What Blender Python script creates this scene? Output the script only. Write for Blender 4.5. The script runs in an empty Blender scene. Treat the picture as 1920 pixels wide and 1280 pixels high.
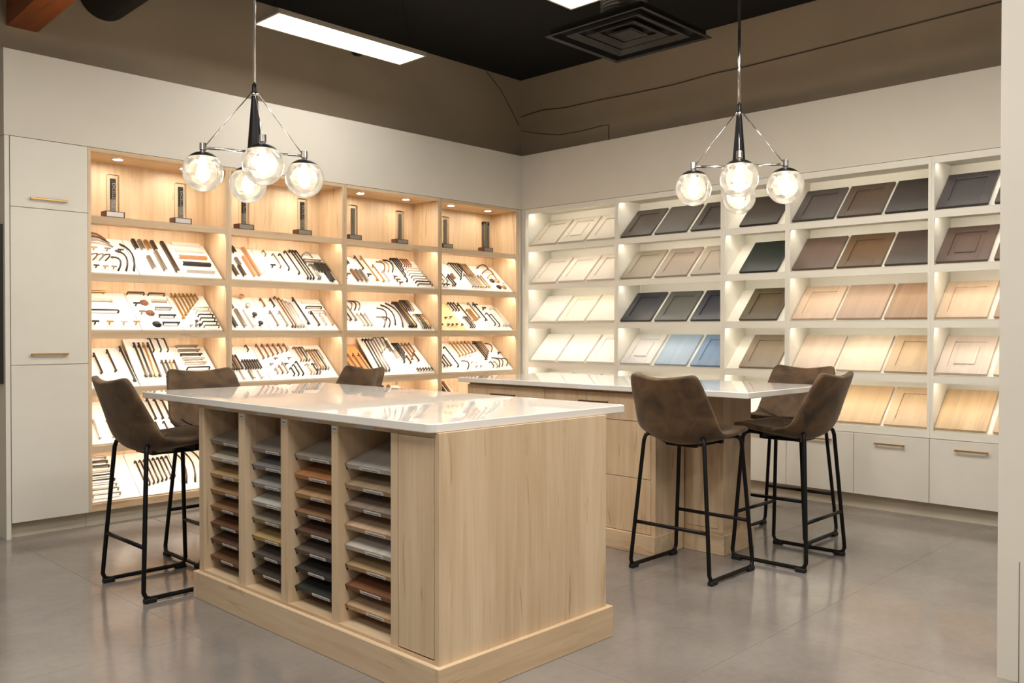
import bpy, bmesh, math, random
from mathutils import Matrix, Vector
random.seed(7)
R = math.radians
sc = bpy.context.scene
C = bpy.context.collection

# ------------------------------------------------------------ camera, world, lights, exposure
H = 1.22
MR = ((0.69403446, -0.71994143, 0.00070768), (-0.00811030, -0.00880135, -0.99992838), (0.71989609, 0.69397902, -0.01194738))
cd = bpy.data.cameras.new('camera')
cam = bpy.data.objects.new('camera', cd)
C.objects.link(cam)
cd.sensor_width = 36
cd.lens = 1641.84 / 1920 * 36
cd.clip_start = 0.02
cam.matrix_world = Matrix([[MR[0][i], -MR[1][i], -MR[2][i], (0, 0, H)[i]] for i in range(3)] + [[0, 0, 0, 1]])
sc.camera = cam

sc.view_settings.view_transform = 'Standard'
sc.view_settings.look = 'None'
sc.view_settings.gamma = 1
sc.view_settings.use_curve_mapping = False
sc.view_settings.exposure = 0.0

w = bpy.data.worlds.new('world')
sc.world = w
w.use_nodes = True
w.node_tree.nodes['Background'].inputs[0].default_value = (1.0, 0.955, 0.89, 1)
w.node_tree.nodes['Background'].inputs[1].default_value = 0.17

L_PANEL, L_STRIP_OAK, L_STRIP_WHITE, L_DOWN, L_BULB = 13.5, 60.0, 25.0, 220.0, 78.0


def area(loc, sx, sy, power):
    l = bpy.data.lights.new('assumed_panel_lamp', 'AREA')
    l.shape = 'RECTANGLE'
    l.size, l.size_y = sx, sy
    l.energy = power
    l.color = (1, 0.96, 0.895)
    o = bpy.data.objects.new('assumed_panel_lamp', l)
    o.location = loc
    C.objects.link(o)


# unseen panels assumed on the grid of the two in view, added for fill light
for lx, ly, pw in ((3.55, 1.70, 54), (3.55, 0.05, 36), (3.55, -1.60, 36), (1.10, 3.35, 36), (1.10, 1.70, 42), (1.10, 0.05, 42), (1.10, -1.60, 42), (-1.35, 3.35, 14), (-1.35, 1.70, 22), (-1.35, 0.05, 18)):
    area((lx, ly, 3.19), 1.2, 0.3, pw)

# ------------------------------------------------------------ materials
MATS = {}


def s2l(c):
    return tuple(((x / 255) / 12.92 if x / 255 <= 0.04045 else ((x / 255 + 0.055) / 1.055) ** 2.4) for x in c) + (1,)


def newmat(name):
    m = bpy.data.materials.new(name)
    m.use_nodes = True
    nt = m.node_tree
    return m, nt, nt.nodes['Principled BSDF']


def plain(name, rgb, rough=0.5, metal=0.0, noise=0.0, nscale=20, spec=0.5, coat=0.0, bump=0.0):
    if name in MATS:
        return MATS[name]
    m, nt, b = newmat(name)
    b.inputs['Roughness'].default_value = rough
    b.inputs['Metallic'].default_value = metal
    b.inputs['Specular IOR Level'].default_value = spec
    b.inputs['Coat Weight'].default_value = coat
    c = s2l(rgb)
    b.inputs['Base Color'].default_value = c
    if noise or bump:
        tc = nt.nodes.new('ShaderNodeTexCoord')
        n = nt.nodes.new('ShaderNodeTexNoise')
        n.inputs['Scale'].default_value = nscale
        n.inputs['Detail'].default_value = 5
        nt.links.new(tc.outputs['Object'], n.inputs['Vector'])
        if noise:
            r = nt.nodes.new('ShaderNodeValToRGB')
            r.color_ramp.elements[0].position = 0.3
            r.color_ramp.elements[1].position = 0.7
            r.color_ramp.elements[0].color = tuple(x * (1 - noise) for x in c[:3]) + (1,)
            r.color_ramp.elements[1].color = tuple(min(1, x * (1 + noise)) for x in c[:3]) + (1,)
            nt.links.new(n.outputs['Fac'], r.inputs['Fac'])
            nt.links.new(r.outputs['Color'], b.inputs['Base Color'])
        if bump:
            bp = nt.nodes.new('ShaderNodeBump')
            bp.inputs['Strength'].default_value = bump
            bp.inputs['Distance'].default_value = 0.002
            nt.links.new(n.outputs['Fac'], bp.inputs['Height'])
            nt.links.new(bp.outputs['Normal'], b.inputs['Normal'])
    MATS[name] = m
    return m


def wood(name, light, dark, axis='z', rough=0.45, bands=5.0, knots=True, contrast=1.0):
    """laminate / veneer: grain stretched along one object axis"""
    if name in MATS:
        return MATS[name]
    m, nt, b = newmat(name)
    tc = nt.nodes.new('ShaderNodeTexCoord')
    oi = nt.nodes.new('ShaderNodeObjectInfo')
    mul = nt.nodes.new('ShaderNodeMath'); mul.operation = 'MULTIPLY'; mul.inputs[1].default_value = 13.0
    nt.links.new(oi.outputs['Random'], mul.inputs[0])
    off = nt.nodes.new('ShaderNodeCombineXYZ')
    for k in range(3):
        nt.links.new(mul.outputs[0], off.inputs[k])
    add = nt.nodes.new('ShaderNodeVectorMath'); add.operation = 'ADD'
    nt.links.new(tc.outputs['Object'], add.inputs[0]); nt.links.new(off.outputs[0], add.inputs[1])

    def noise(along, across, detail, dist=0.0):
        mp = nt.nodes.new('ShaderNodeMapping')
        sv = [across] * 3
        sv['xyz'.index(axis)] = along
        mp.inputs['Scale'].default_value = sv
        n = nt.nodes.new('ShaderNodeTexNoise')
        n.inputs['Scale'].default_value = 1.0
        n.inputs['Detail'].default_value = detail
        n.inputs['Distortion'].default_value = dist
        nt.links.new(add.outputs[0], mp.inputs['Vector']); nt.links.new(mp.outputs[0], n.inputs['Vector'])
        return n
    n1 = noise(0.35, bands, 2, 0.3)
    n2 = noise(2.0, 45, 6, 0.6)
    n3 = noise(0.9, 11, 4, 1.2)
    mx = nt.nodes.new('ShaderNodeMix'); mx.data_type = 'FLOAT'; mx.inputs[0].default_value = 0.5
    nt.links.new(n1.outputs['Fac'], mx.inputs[2]); nt.links.new(n3.outputs['Fac'], mx.inputs[3])
    mx2 = nt.nodes.new('ShaderNodeMix'); mx2.data_type = 'FLOAT'; mx2.inputs[0].default_value = 0.30
    nt.links.new(mx.outputs[0], mx2.inputs[2]); nt.links.new(n2.outputs['Fac'], mx2.inputs[3])
    r = nt.nodes.new('ShaderNodeValToRGB')
    e = r.color_ramp.elements
    e[0].position = 0.5 - 0.19 / contrast; e[1].position = 0.5 + 0.14 / contrast
    e[0].color = s2l(dark); e[1].color = s2l(light)
    nt.links.new(mx2.outputs[0], r.inputs['Fac'])
    last = r.outputs['Color']
    if knots:
        kn = noise(3.0, 26.0, 3, 0.8)
        kr = nt.nodes.new('ShaderNodeValToRGB')
        kr.color_ramp.elements[0].position = 0.62; kr.color_ramp.elements[1].position = 0.78
        kr.color_ramp.elements[0].color = (1, 1, 1, 1); kr.color_ramp.elements[1].color = (0.66, 0.55, 0.45, 1)
        nt.links.new(kn.outputs['Fac'], kr.inputs['Fac'])
        mm = nt.nodes.new('ShaderNodeMix'); mm.data_type = 'RGBA'; mm.blend_type = 'MULTIPLY'; mm.inputs[0].default_value = 1
        nt.links.new(last, mm.inputs[6]); nt.links.new(kr.outputs['Color'], mm.inputs[7])
        last = mm.outputs[2]
    nt.links.new(last, b.inputs['Base Color'])
    b.inputs['Roughness'].default_value = rough
    bp = nt.nodes.new('ShaderNodeBump'); bp.inputs['Strength'].default_value = 0.12; bp.inputs['Distance'].default_value = 0.001
    nt.links.new(n2.outputs['Fac'], bp.inputs['Height']); nt.links.new(bp.outputs['Normal'], b.inputs['Normal'])
    MATS[name] = m
    return m


def emit(name, rgb, strength):
    if name in MATS:
        return MATS[name]
    m, nt, b = newmat(name)
    b.inputs['Base Color'].default_value = (0.8, 0.8, 0.8, 1)
    b.inputs['Emission Color'].default_value = rgb + (1,)
    b.inputs['Emission Strength'].default_value = strength
    MATS[name] = m
    return m


OAK_L, OAK_D = (220, 196, 164), (188, 158, 122)
oak_x = wood('oak_x', OAK_L, OAK_D, 'x')
oak_y = wood('oak_y', OAK_L, OAK_D, 'y')
oak_z = wood('oak_z', OAK_L, OAK_D, 'z')
white_lac = plain('warm_white_lacquer', (222, 217, 205), 0.45, noise=0.015, nscale=8)
white_int = plain('white_shelf_paint', (230, 225, 212), 0.5)
bulk_m = plain('bulkhead_paint', (216, 209, 196), 0.7, noise=0.02, nscale=3)
wall_m = plain('upper_wall_paint', (178, 161, 137), 0.85, noise=0.06, nscale=1.5, bump=0.1)
ceil_m = plain('black_ceiling_paint', (6, 6, 6), 0.9)
kick_m = plain('toe_kick_paint', (196, 186, 166), 0.6)
board_m = plain('white_board', (240, 237, 232), 0.5)
black_metal = plain('black_metal', (12, 11, 11), 0.42, 0.0, spec=0.25)
rubber = plain('black_rubber', (12, 12, 12), 0.7)
chrome = plain('chrome', (200, 196, 190), 0.18, 1.0)
brass = plain('brass', (190, 154, 104), 0.36, 0.75)
dark_metal = plain('dark_bronze', (52, 44, 38), 0.4, 0.8)
paper = plain('label_paper', (205, 202, 197), 0.6)
ink = plain('label_ink', (120, 118, 116), 0.7)


def quartz():
    m, nt, b = newmat('white_quartz')
    tc = nt.nodes.new('ShaderNodeTexCoord')
    n = nt.nodes.new('ShaderNodeTexNoise'); n.inputs['Scale'].default_value = 3; n.inputs['Detail'].default_value = 8; n.inputs['Distortion'].default_value = 1.5
    r = nt.nodes.new('ShaderNodeValToRGB')
    r.color_ramp.elements[0].position = 0.3; r.color_ramp.elements[1].position = 0.5
    r.color_ramp.elements[0].color = s2l((222, 217, 209)); r.color_ramp.elements[1].color = s2l((228, 223, 215))
    nt.links.new(tc.outputs['Object'], n.inputs['Vector']); nt.links.new(n.outputs['Fac'], r.inputs['Fac']); nt.links.new(r.outputs['Color'], b.inputs['Base Color'])
    b.inputs['Roughness'].default_value = 0.022
    b.inputs['IOR'].default_value = 1.62
    return m


quartz_m = quartz()


def concrete():
    m, nt, b = newmat('polished_concrete_tile')
    tc = nt.nodes.new('ShaderNodeTexCoord')
    oi = nt.nodes.new('ShaderNodeObjectInfo')
    add = nt.nodes.new('ShaderNodeVectorMath'); add.operation = 'ADD'
    sc_ = nt.nodes.new('ShaderNodeVectorMath'); sc_.operation = 'SCALE'; sc_.inputs['Scale'].default_value = 1.0
    nt.links.new(oi.outputs['Location'], sc_.inputs[0])
    nt.links.new(tc.outputs['Object'], add.inputs[0]); nt.links.new(sc_.outputs[0], add.inputs[1])
    n = nt.nodes.new('ShaderNodeTexNoise'); n.inputs['Scale'].default_value = 1.6; n.inputs['Detail'].default_value = 9; n.inputs['Roughness'].default_value = 0.62
    n2 = nt.nodes.new('ShaderNodeTexNoise'); n2.inputs['Scale'].default_value = 30; n2.inputs['Detail'].default_value = 4
    nt.links.new(add.outputs[0], n.inputs['Vector']); nt.links.new(add.outputs[0], n2.inputs['Vector'])
    mx = nt.nodes.new('ShaderNodeMix'); mx.data_type = 'FLOAT'; mx.inputs[0].default_value = 0.18
    nt.links.new(n.outputs['Fac'], mx.inputs[2]); nt.links.new(n2.outputs['Fac'], mx.inputs[3])
    r = nt.nodes.new('ShaderNodeValToRGB')
    r.color_ramp.elements[0].position = 0.32; r.color_ramp.elements[1].position = 0.68
    r.color_ramp.elements[0].color = s2l((119, 112, 106)); r.color_ramp.elements[1].color = s2l((143, 135, 128))
    nt.links.new(mx.outputs[0], r.inputs['Fac']); nt.links.new(r.outputs['Color'], b.inputs['Base Color'])
    rr = nt.nodes.new('ShaderNodeMapRange'); rr.inputs['To Min'].default_value = 0.10; rr.inputs['To Max'].default_value = 0.20
    nt.links.new(n.outputs['Fac'], rr.inputs['Value']); nt.links.new(rr.outputs[0], b.inputs['Roughness'])
    b.inputs['IOR'].default_value = 1.5
    return m


tile_m = concrete()
grout_m = plain('grout', (126, 118, 110), 0.8)


def suede():
    m, nt, b = newmat('brown_suede')
    tc = nt.nodes.new('ShaderNodeTexCoord')
    n = nt.nodes.new('ShaderNodeTexNoise'); n.inputs['Scale'].default_value = 9; n.inputs['Detail'].default_value = 6; n.inputs['Distortion'].default_value = 0.8
    r = nt.nodes.new('ShaderNodeValToRGB')
    r.color_ramp.elements[0].position = 0.3; r.color_ramp.elements[1].position = 0.72
    r.color_ramp.elements[0].color = s2l((46, 32, 18)); r.color_ramp.elements[1].color = s2l((104, 77, 48))
    nt.links.new(tc.outputs['Object'], n.inputs['Vector']); nt.links.new(n.outputs['Fac'], r.inputs['Fac']); nt.links.new(r.outputs['Color'], b.inputs['Base Color'])
    b.inputs['Roughness'].default_value = 0.75
    b.inputs['Sheen Weight'].default_value = 0.35
    b.inputs['Sheen Roughness'].default_value = 0.4
    b.inputs['Sheen Tint'].default_value = (0.9, 0.75, 0.6, 1)
    n2 = nt.nodes.new('ShaderNodeTexNoise'); n2.inputs['Scale'].default_value = 220
    bp = nt.nodes.new('ShaderNodeBump'); bp.inputs['Strength'].default_value = 0.15; bp.inputs['Distance'].default_value = 0.001
    nt.links.new(tc.outputs['Object'], n2.inputs['Vector']); nt.links.new(n2.outputs['Fac'], bp.inputs['Height']); nt.links.new(bp.outputs['Normal'], b.inputs['Normal'])
    return m


suede_m = suede()


def thin_glass(name, haze, gloss=0.08):
    """thin blown glass shell: clear, a little seeded haze and a clear-coat reflection"""
    m = bpy.data.materials.new(name); m.use_nodes = True
    nt = m.node_tree; nt.nodes.clear()
    out = nt.nodes.new('ShaderNodeOutputMaterial')
    tr = nt.nodes.new('ShaderNodeBsdfTransparent'); tr.inputs[0].default_value = (0.97, 0.97, 0.96, 1)
    gl = nt.nodes.new('ShaderNodeBsdfGlossy'); gl.inputs['Roughness'].default_value = 0.05
    tl = nt.nodes.new('ShaderNodeBsdfTranslucent'); tl.inputs[0].default_value = (0.95, 0.93, 0.9, 1)
    fr = nt.nodes.new('ShaderNodeFresnel'); fr.inputs[0].default_value = 1.45
    m1 = nt.nodes.new('ShaderNodeMixShader'); m2 = nt.nodes.new('ShaderNodeMixShader')
    tc = nt.nodes.new('ShaderNodeTexCoord')
    n = nt.nodes.new('ShaderNodeTexNoise'); n.inputs['Scale'].default_value = 40
    mr = nt.nodes.new('ShaderNodeMapRange'); mr.inputs['From Min'].default_value = 0.35; mr.inputs['From Max'].default_value = 0.75
    mr.inputs['To Min'].default_value = haze * 0.6; mr.inputs['To Max'].default_value = haze * 1.6
    nt.links.new(tc.outputs['Object'], n.inputs['Vector']); nt.links.new(n.outputs['Fac'], mr.inputs['Value'])
    nt.links.new(mr.outputs[0], m1.inputs[0])
    nt.links.new(tr.outputs[0], m1.inputs[1]); nt.links.new(tl.outputs[0], m1.inputs[2])
    nt.links.new(fr.outputs[0], m2.inputs[0]); nt.links.new(m1.outputs[0], m2.inputs[1]); nt.links.new(gl.outputs[0], m2.inputs[2])
    nt.links.new(m2.outputs[0], out.inputs[0])
    return m


globe_m = thin_glass('seeded_glass', 0.06)
acrylic_m = thin_glass('clear_acrylic', 0.02)
bulb_m = emit('lit_bulb', (1.0, 0.86, 0.66), L_BULB)
panel_m = emit('lit_panel', (1.0, 0.975, 0.93), L_PANEL)
strip_oak_m = emit('led_strip_amber', (1.0, 0.90, 0.76), L_STRIP_OAK)
strip_white_m = emit('led_strip_warm', (1.0, 0.955, 0.86), L_STRIP_WHITE)
down_m = emit('lit_downlight', (1.0, 0.91, 0.76), L_DOWN)


# ------------------------------------------------------------ geometry helpers
class B:
    def __init__(s):
        s.bm = bmesh.new()

    def box(s, x0, x1, y0, y1, z0, z1, bev=0.0):
        r = bmesh.ops.create_cube(s.bm, size=1)
        vs = r['verts']
        for v in vs:
            v.co = ((x0 + x1) / 2 + v.co.x * (x1 - x0), (y0 + y1) / 2 + v.co.y * (y1 - y0), (z0 + z1) / 2 + v.co.z * (z1 - z0))
        if bev:
            es = list({e for v in vs for e in v.link_edges})
            bmesh.ops.bevel(s.bm, geom=es, offset=bev, segments=1, affect='EDGES')
        return s

    def cyl(s, p0, p1, r0, r1=None, seg=12):
        p0, p1 = Vector(p0), Vector(p1)
        r1 = r0 if r1 is None else r1
        d = p1 - p0
        q = d.to_track_quat('Z', 'Y').to_matrix().to_4x4()
        r = bmesh.ops.create_cone(s.bm, cap_ends=True, segments=seg, radius1=r0, radius2=max(r1, 1e-5), depth=d.length,
                                  matrix=Matrix.Translation((p0 + p1) / 2) @ q)
        return s

    def tube(s, pts, r, seg=8, closed=False):
        pts = [Vector(p) for p in pts]
        n = len(pts)
        rings = []
        up = None
        for i, p in enumerate(pts):
            t = (pts[min(i + 1, n - 1)] - pts[max(i - 1, 0)]).normalized()
            if up is None:
                up = Vector((0, 0, 1)) if abs(t.z) < 0.9 else Vector((1, 0, 0))
            a = t.cross(up).normalized()
            b_ = a.cross(t).normalized()
            up = b_
            rings.append([s.bm.verts.new(p + a * r * math.cos(2 * math.pi * k / seg) + b_ * r * math.sin(2 * math.pi * k / seg)) for k in range(seg)])
        for i in range(n - 1):
            for k in range(seg):
                s.bm.faces.new((rings[i][k], rings[i][(k + 1) % seg], rings[i + 1][(k + 1) % seg], rings[i + 1][k]))
        s.bm.faces.new(rings[0][::-1]); s.bm.faces.new(rings[-1])
        return s

    def lathe(s, prof, c=(0, 0, 0), seg=24):
        c = Vector(c)
        rings = []
        for r, z in prof:
            if r < 1e-6:
                rings.append([s.bm.verts.new(c + Vector((0, 0, z)))])
            else:
                rings.append([s.bm.verts.new(c + Vector((r * math.cos(2 * math.pi * k / seg), r * math.sin(2 * math.pi * k / seg), z))) for k in range(seg)])
        for a, b_ in zip(rings, rings[1:]):
            for k in range(seg):
                k2 = (k + 1) % seg
                if len(a) == 1 and len(b_) == 1:
                    continue
                if len(a) == 1:
                    s.bm.faces.new((a[0], b_[k2], b_[k]))
                elif len(b_) == 1:
                    s.bm.faces.new((a[k], a[k2], b_[0]))
                else:
                    s.bm.faces.new((a[k], a[k2], b_[k2], b_[k]))
        return s

    def mesh(s, name, mat, smooth=False, shift=None):
        if shift is not None:
            bmesh.ops.translate(s.bm, verts=s.bm.verts, vec=-Vector(shift))
        bmesh.ops.recalc_face_normals(s.bm, faces=s.bm.faces)
        me = bpy.data.meshes.new(name)
        s.bm.to_mesh(me)
        s.bm.free()
        if mat:
            me.materials.append(mat)
        if smooth:
            for p in me.polygons:
                p.use_smooth = True
        return me


WL = {}


def obj(name, b, mat, parent=None, origin=None, smooth=False):
    """one mesh object built in world coordinates; a child shares its parent's origin"""
    o_ = WL[parent] if parent is not None else Vector(origin or (0, 0, 0))
    me = b.mesh(name, mat, smooth, o_)
    o = bpy.data.objects.new(name, me)
    C.objects.link(o)
    if parent is not None:
        o.parent = parent
    else:
        o.location = o_
    WL[o] = o_.copy()
    return o


def inst(name, me, parent=None, mtx=None):
    o = bpy.data.objects.new(name, me)
    C.objects.link(o)
    if parent is not None:
        o.parent = parent
    if mtx is not None:
        o.matrix_local = mtx
    return o


def tag(o, label, cat, group=None):
    o['label'] = label
    o['category'] = cat
    if group:
        o['group'] = group
    return o


def thing(name, label, cat, loc=(0, 0, 0), group=None, mtx=None):
    o = bpy.data.objects.new(name, None)
    o.empty_display_size = 0.1
    C.objects.link(o)
    if mtx is not None:
        o.matrix_world = mtx
        WL[o] = Vector((0, 0, 0))
    else:
        o.location = loc
        WL[o] = Vector(loc)
    return tag(o, label, cat, group)


def struct(o):
    o['kind'] = 'structure'
    return o


def box(name, x0, x1, y0, y1, z0, z1, mat, parent=None, bev=0.0, origin=None):
    return obj(name, B().box(x0, x1, y0, y1, z0, z1, bev), mat, parent, origin)


def copy_tree(o, parent=None):
    c = o.copy()
    C.objects.link(c)
    c.parent = parent
    WL[c] = WL.get(o, Vector((0, 0, 0)))
    for ch in list(o.children):
        copy_tree(ch, c)
    return c


YL, XR = 5.645, 5.991          # front planes of the oak wall and of the white wall
YB, XB = 5.985, 6.331          # the walls behind them
ZT, ZBULK, ZC = 2.354, 2.858, 3.70

# ------------------------------------------------------------ setting
T = 0.833
fl = box('floor', -3.4, 6.6, -3.4, 6.2, -0.10, -0.0012, grout_m)
struct(fl)
tb = B().box(-T / 2 + 0.0008, T / 2 - 0.0008, -T / 2 + 0.0008, T / 2 - 0.0008, -0.012, 0, 0.0006).mesh('tile', tile_m)
for i in range(-6, 6):
    for j in range(-7, 4):
        cx, cy = 1.635 + T * (i + 0.5), 3.34 + T * (j + 0.5)
        if cx - T / 2 > XB or cy - T / 2 > YB:
            continue
        inst('tile', tb, fl, Matrix.Translation((cx, cy, 0)))

struct(box('wall_left', -1.2, XB + 0.12, YB, YB + 0.12, -0.05, ZC + 0.05, wall_m))
wr = struct(box('wall_right', XB, XB + 0.12, -3.2, YB, -0.05, ZC + 0.05, wall_m))
struct(box('ceiling', -3.4, XB + 0.12, -3.4, YB + 0.12, ZC, ZC + 0.1, ceil_m))
struct(box('wall_left_bulkhead', 1.617, XR, YL, YB, ZT + 0.003, ZBULK, bulk_m))
struct(box('wall_right_bulkhead', XR, XB, 0.9, YB, ZT + 0.003, ZBULK, bulk_m))
# near end wall at the right edge of the picture
nw = struct(box('wall_front_right', 3.404, 3.60, -1.0, 0.903, 0, ZC, bulk_m))
box('joint_strip', 3.4025, 3.405, 0.833, 0.8355, 0.0, 0.42, plain('joint_grey', (120, 112, 100), 0.8), nw)  # thin darker strip marking the vertical joint in the panel
# narrow filler posts in the corner
struct(box('trim_1', 5.95, XR - 0.001, YL + 0.012, YB - 0.002, 0, ZT, white_lac))
struct(box('trim_2', XR, XB - 0.002, 5.606, YL + 0.010, 0, ZT, white_lac))
# thin surface cable and patched joint on the right upper wall
cable = tag(obj('cable', B().tube([(XB - 0.006, y, z) for y, z in ((5.97, 3.34), (5.8, 3.352), (5.675, 3.358), (5.405, 3.331), (5.0, 3.328), (4.66, 3.318), (4.213, 3.312), (3.8, 3.328), (3.511, 3.324), (2.814, 3.336), (1.674, 3.363), (1.2, 3.37))], 0.005, 6), plain('cable_grey', (88, 76, 60), 0.7), origin=(XB - 0.006, 3.5, 3.33)),
             'thin sagging cable running along the grey upper wall at right', 'cable')
obj('patch_joint', B().tube([(XB - 0.004, y, z) for y, z in ((5.958, 3.2), (5.745, 3.14), (5.471, 3.085), (5.2, 3.08), (4.958, 3.09), (4.885, 3.085), (4.884, 2.90))], 0.004, 6), MATS['cable_grey'], wr)
obj('corner_wire', B().tube([(x, YB - 0.004, z) for x, z in ((5.85, 3.69), (6.05, 3.55), (6.2, 3.38), (6.3, 3.25))], 0.004, 6), MATS['cable_grey'], wr)

# ------------------------------------------------------------ tall cabinet on the far left
tc_ = thing('tall_cabinet', 'tall white three-door cabinet with brass pulls left of the oak shelves', 'cabinet', (1.85, YL, 0))
box('side_panel', 1.617, 1.643, YL - 0.004, YB - 0.002, 0, ZT, white_lac, tc_, 0.001)
box('carcass', 1.645, 2.078, YL + 0.012, YB - 0.002, 0.093, ZT, white_lac, tc_)
box('toe_kick', 1.645, 2.078, YL + 0.05, YL + 0.066, 0, 0.092, kick_m, tc_)


def bar_pull_mesh(L, axis, col):
    """slim square bar on two posts standing off its face towards -normal"""
    b = B()
    if axis == 'x':
        b.box(-L / 2, L / 2, -0.030, -0.021, -0.006, 0.006, 0.002)
        for s in (-1, 1):
            b.box(s * (L / 2 - 0.012) - 0.005, s * (L / 2 - 0.012) + 0.005, -0.024, 0, -0.005, 0.005)
    else:
        b.box(-0.030, -0.021, -L / 2, L / 2, -0.006, 0.006, 0.002)
        for s in (-1, 1):
            b.box(-0.024, 0, s * (L / 2 - 0.012) - 0.005, s * (L / 2 - 0.012) + 0.005, -0.005, 0.005)
    return b.mesh('handle', col)


hx = bar_pull_mesh(0.21, 'x', brass)
hy = bar_pull_mesh(0.20, 'y', brass)
for z0, z1, hz in ((0.095, 1.0155, None), (1.0185, 1.9435, 1.08), (1.9465, 2.352, 2.0)):
    d = box('door', 1.646, 2.076, YL - 0.008, YL + 0.011, z0, z1, white_lac, tc_, 0.001)
    if hz:
        inst('handle', hx, d, Matrix.Translation(Vector((1.85, YL - 0.008, hz)) - WL[d]))
dp = thing('framed_panel', 'dark mottled panel hung on the white cabinet side, far left edge', 'panel', (1.617, 5.80, 0.91))
box('frame', 1.600, 1.617, 5.675, 5.96, 0.91, 1.84, plain('picture_frame', (40, 36, 30), 0.5), dp, 0.002)
box('panel_face', 1.598, 1.5995, 5.69, 5.945, 0.93, 1.82, plain('dark_picture', (56, 52, 42), 0.4, noise=0.5, nscale=9), dp)

# ------------------------------------------------------------ oak display units along the left wall
SZ = [1.89, 1.53, 1.172, 0.808, 0.456, 0.094]       # underside of each shelf lip
LIP = 0.045
OB = [(2.080, 3.020), (3.020, 3.9875), (3.9875, 4.968), (4.968, 5.949)]
ORD = ['first', 'second', 'third', 'corner']
PW = 0.0215
for bi, (xa, xb) in enumerate(OB):
    u = thing('display_shelf', ('oak display shelf unit beside the tall white cabinet', 'oak display shelf unit, second along from the tall white cabinet',
                                'oak display shelf unit, third along from the white cabinet', 'oak display shelf unit ending at the room corner')[bi], 'shelf', ((xa + xb) / 2, YL, 0), 'oak display shelf units')
    pa = 0.0205 if bi == 0 else PW
    pb = 0.04 if bi == 3 else PW
    xi, xo = xa + pa, xb - pb
    box('side_panel', xa + 0.0004, xi, YL, YB - 0.002, 0.094, ZT, oak_z, u)
    box('side_panel', xo, xb - 0.0004, YL, YB - 0.002, 0.094, ZT, oak_z, u)
    box('back_panel', xi, xo, YB - 0.02, YB - 0.003, 0.094, ZT - 0.024, oak_z, u)
    box('top_panel', xi, xo, YL, YB - 0.003, ZT - 0.024, ZT, oak_x, u)
    box('toe_kick', xa, xb, YL + 0.05, YL + 0.066, 0, 0.0935, kick_m, u)
    for k, z in enumerate(SZ):
        b = B().box(xi, xo, YL + 0.018, YB - 0.02, z + LIP - 0.020, z + LIP)
        b.box(xi, xo, YL + 0.001, YL + 0.018, z, z + LIP)
        obj('shelf', b, oak_x, u)
        if k < 5:
            st = box('light_strip', xi + 0.01, xo - 0.01, YL + 0.022, YL + 0.034, z + LIP - 0.026, z + LIP - 0.0202, strip_oak_m, u)
    for f in (0.24, 0.74):
        cx = xi + f * (xo - xi)
        obj('downlight', B().lathe([(0, -0.002), (0.028, -0.002), (0.028, 0.001), (0, 0.001)], (cx, 5.775, ZT - 0.0252), 20), down_m, u)
        obj('downlight_ring', B().lathe([(0.029, 0.001), (0.029, -0.004), (0.036, -0.002), (0.036, 0.001), (0.029, 0.001)], (cx, 5.775, ZT - 0.0252), 20), chrome, u)

# ------------------------------------------------------------ crystal awards on the top oak shelf
zsh = SZ[0] + LIP + 0.0006
base_wood = plain('award_walnut', (92, 52, 34), 0.35)
plaque_m = plain('award_plaque', (212, 206, 200), 0.35, 0.3)
etch_m = plain('etched_black', (44, 40, 36), 0.4)
etch_g = plain('etched_grey', (150, 143, 132), 0.4, 0.4)
letter_m = plain('etched_letters', (196, 188, 176), 0.5)


def text_mesh(txt, size, mat):
    cu = bpy.data.curves.new('lettering', 'FONT')
    cu.body = txt
    cu.size = size
    cu.align_x, cu.align_y = 'CENTER', 'CENTER'
    cu.extrude = 0.0004
    t = bpy.data.objects.new('lettering', cu)
    C.objects.link(t)
    me = bpy.data.meshes.new_from_object(t.evaluated_get(bpy.context.evaluated_depsgraph_get()))
    bpy.data.objects.remove(t)
    me.materials.clear()
    me.materials.append(mat)
    return me


tm = text_mesh('EXCELLENCE', 0.027, letter_m)
aw_lab = ['crystal award, dark etched column, leftmost on the top oak shelf', 'crystal award with dark lettering, just below the leftmost glass globe',
          'crystal award standing just below the rear glass globe, second oak bay', 'crystal award with dark lettering, right end of the second oak bay',
          'grey crystal award at the left end of the third oak bay', 'grey crystal award at the right end of the third oak bay',
          'grey crystal award at the left of the corner oak bay', 'grey crystal award nearest the room corner on the top shelf']
for k, ax in enumerate((2.255, 2.70, 3.165, 3.645, 4.105, 4.575, 5.075, 5.565)):
    ay = 5.700
    a = thing('crystal_award', aw_lab[k], 'trophy', (ax, ay, zsh), 'crystal awards on the top oak shelf')
    box('base', ax - 0.062, ax + 0.062, ay - 0.036, ay + 0.036, zsh, zsh + 0.040, base_wood, a, 0.002)
    box('plaque', ax - 0.052, ax + 0.052, ay - 0.0375, ay - 0.0355, zsh + 0.006, zsh + 0.035, plaque_m if k < 2 else etch_g, a)
    box('crystal_block', ax - 0.036, ax + 0.036, ay - 0.018, ay + 0.018, zsh + 0.040, zsh + 0.275, acrylic_m, a, 0.004)
    box('etched_column', ax - 0.016, ax + 0.016, ay - 0.007, ay + 0.007, zsh + (0.118 if k < 4 else 0.041), zsh + 0.25, etch_m if k < 4 else etch_g, a)
    if k < 4:
        box('etched_foot', ax - 0.016, ax + 0.016, ay - 0.007, ay + 0.007, zsh + 0.041, zsh + 0.1175, etch_g, a)
    if k < 4:
        inst('lettering', tm, a, Matrix.Translation((0.002, -0.0075, 0.145)) @ Matrix.Rotation(R(90), 4, 'X') @ Matrix.Rotation(R(-90), 4, 'Z'))

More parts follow.
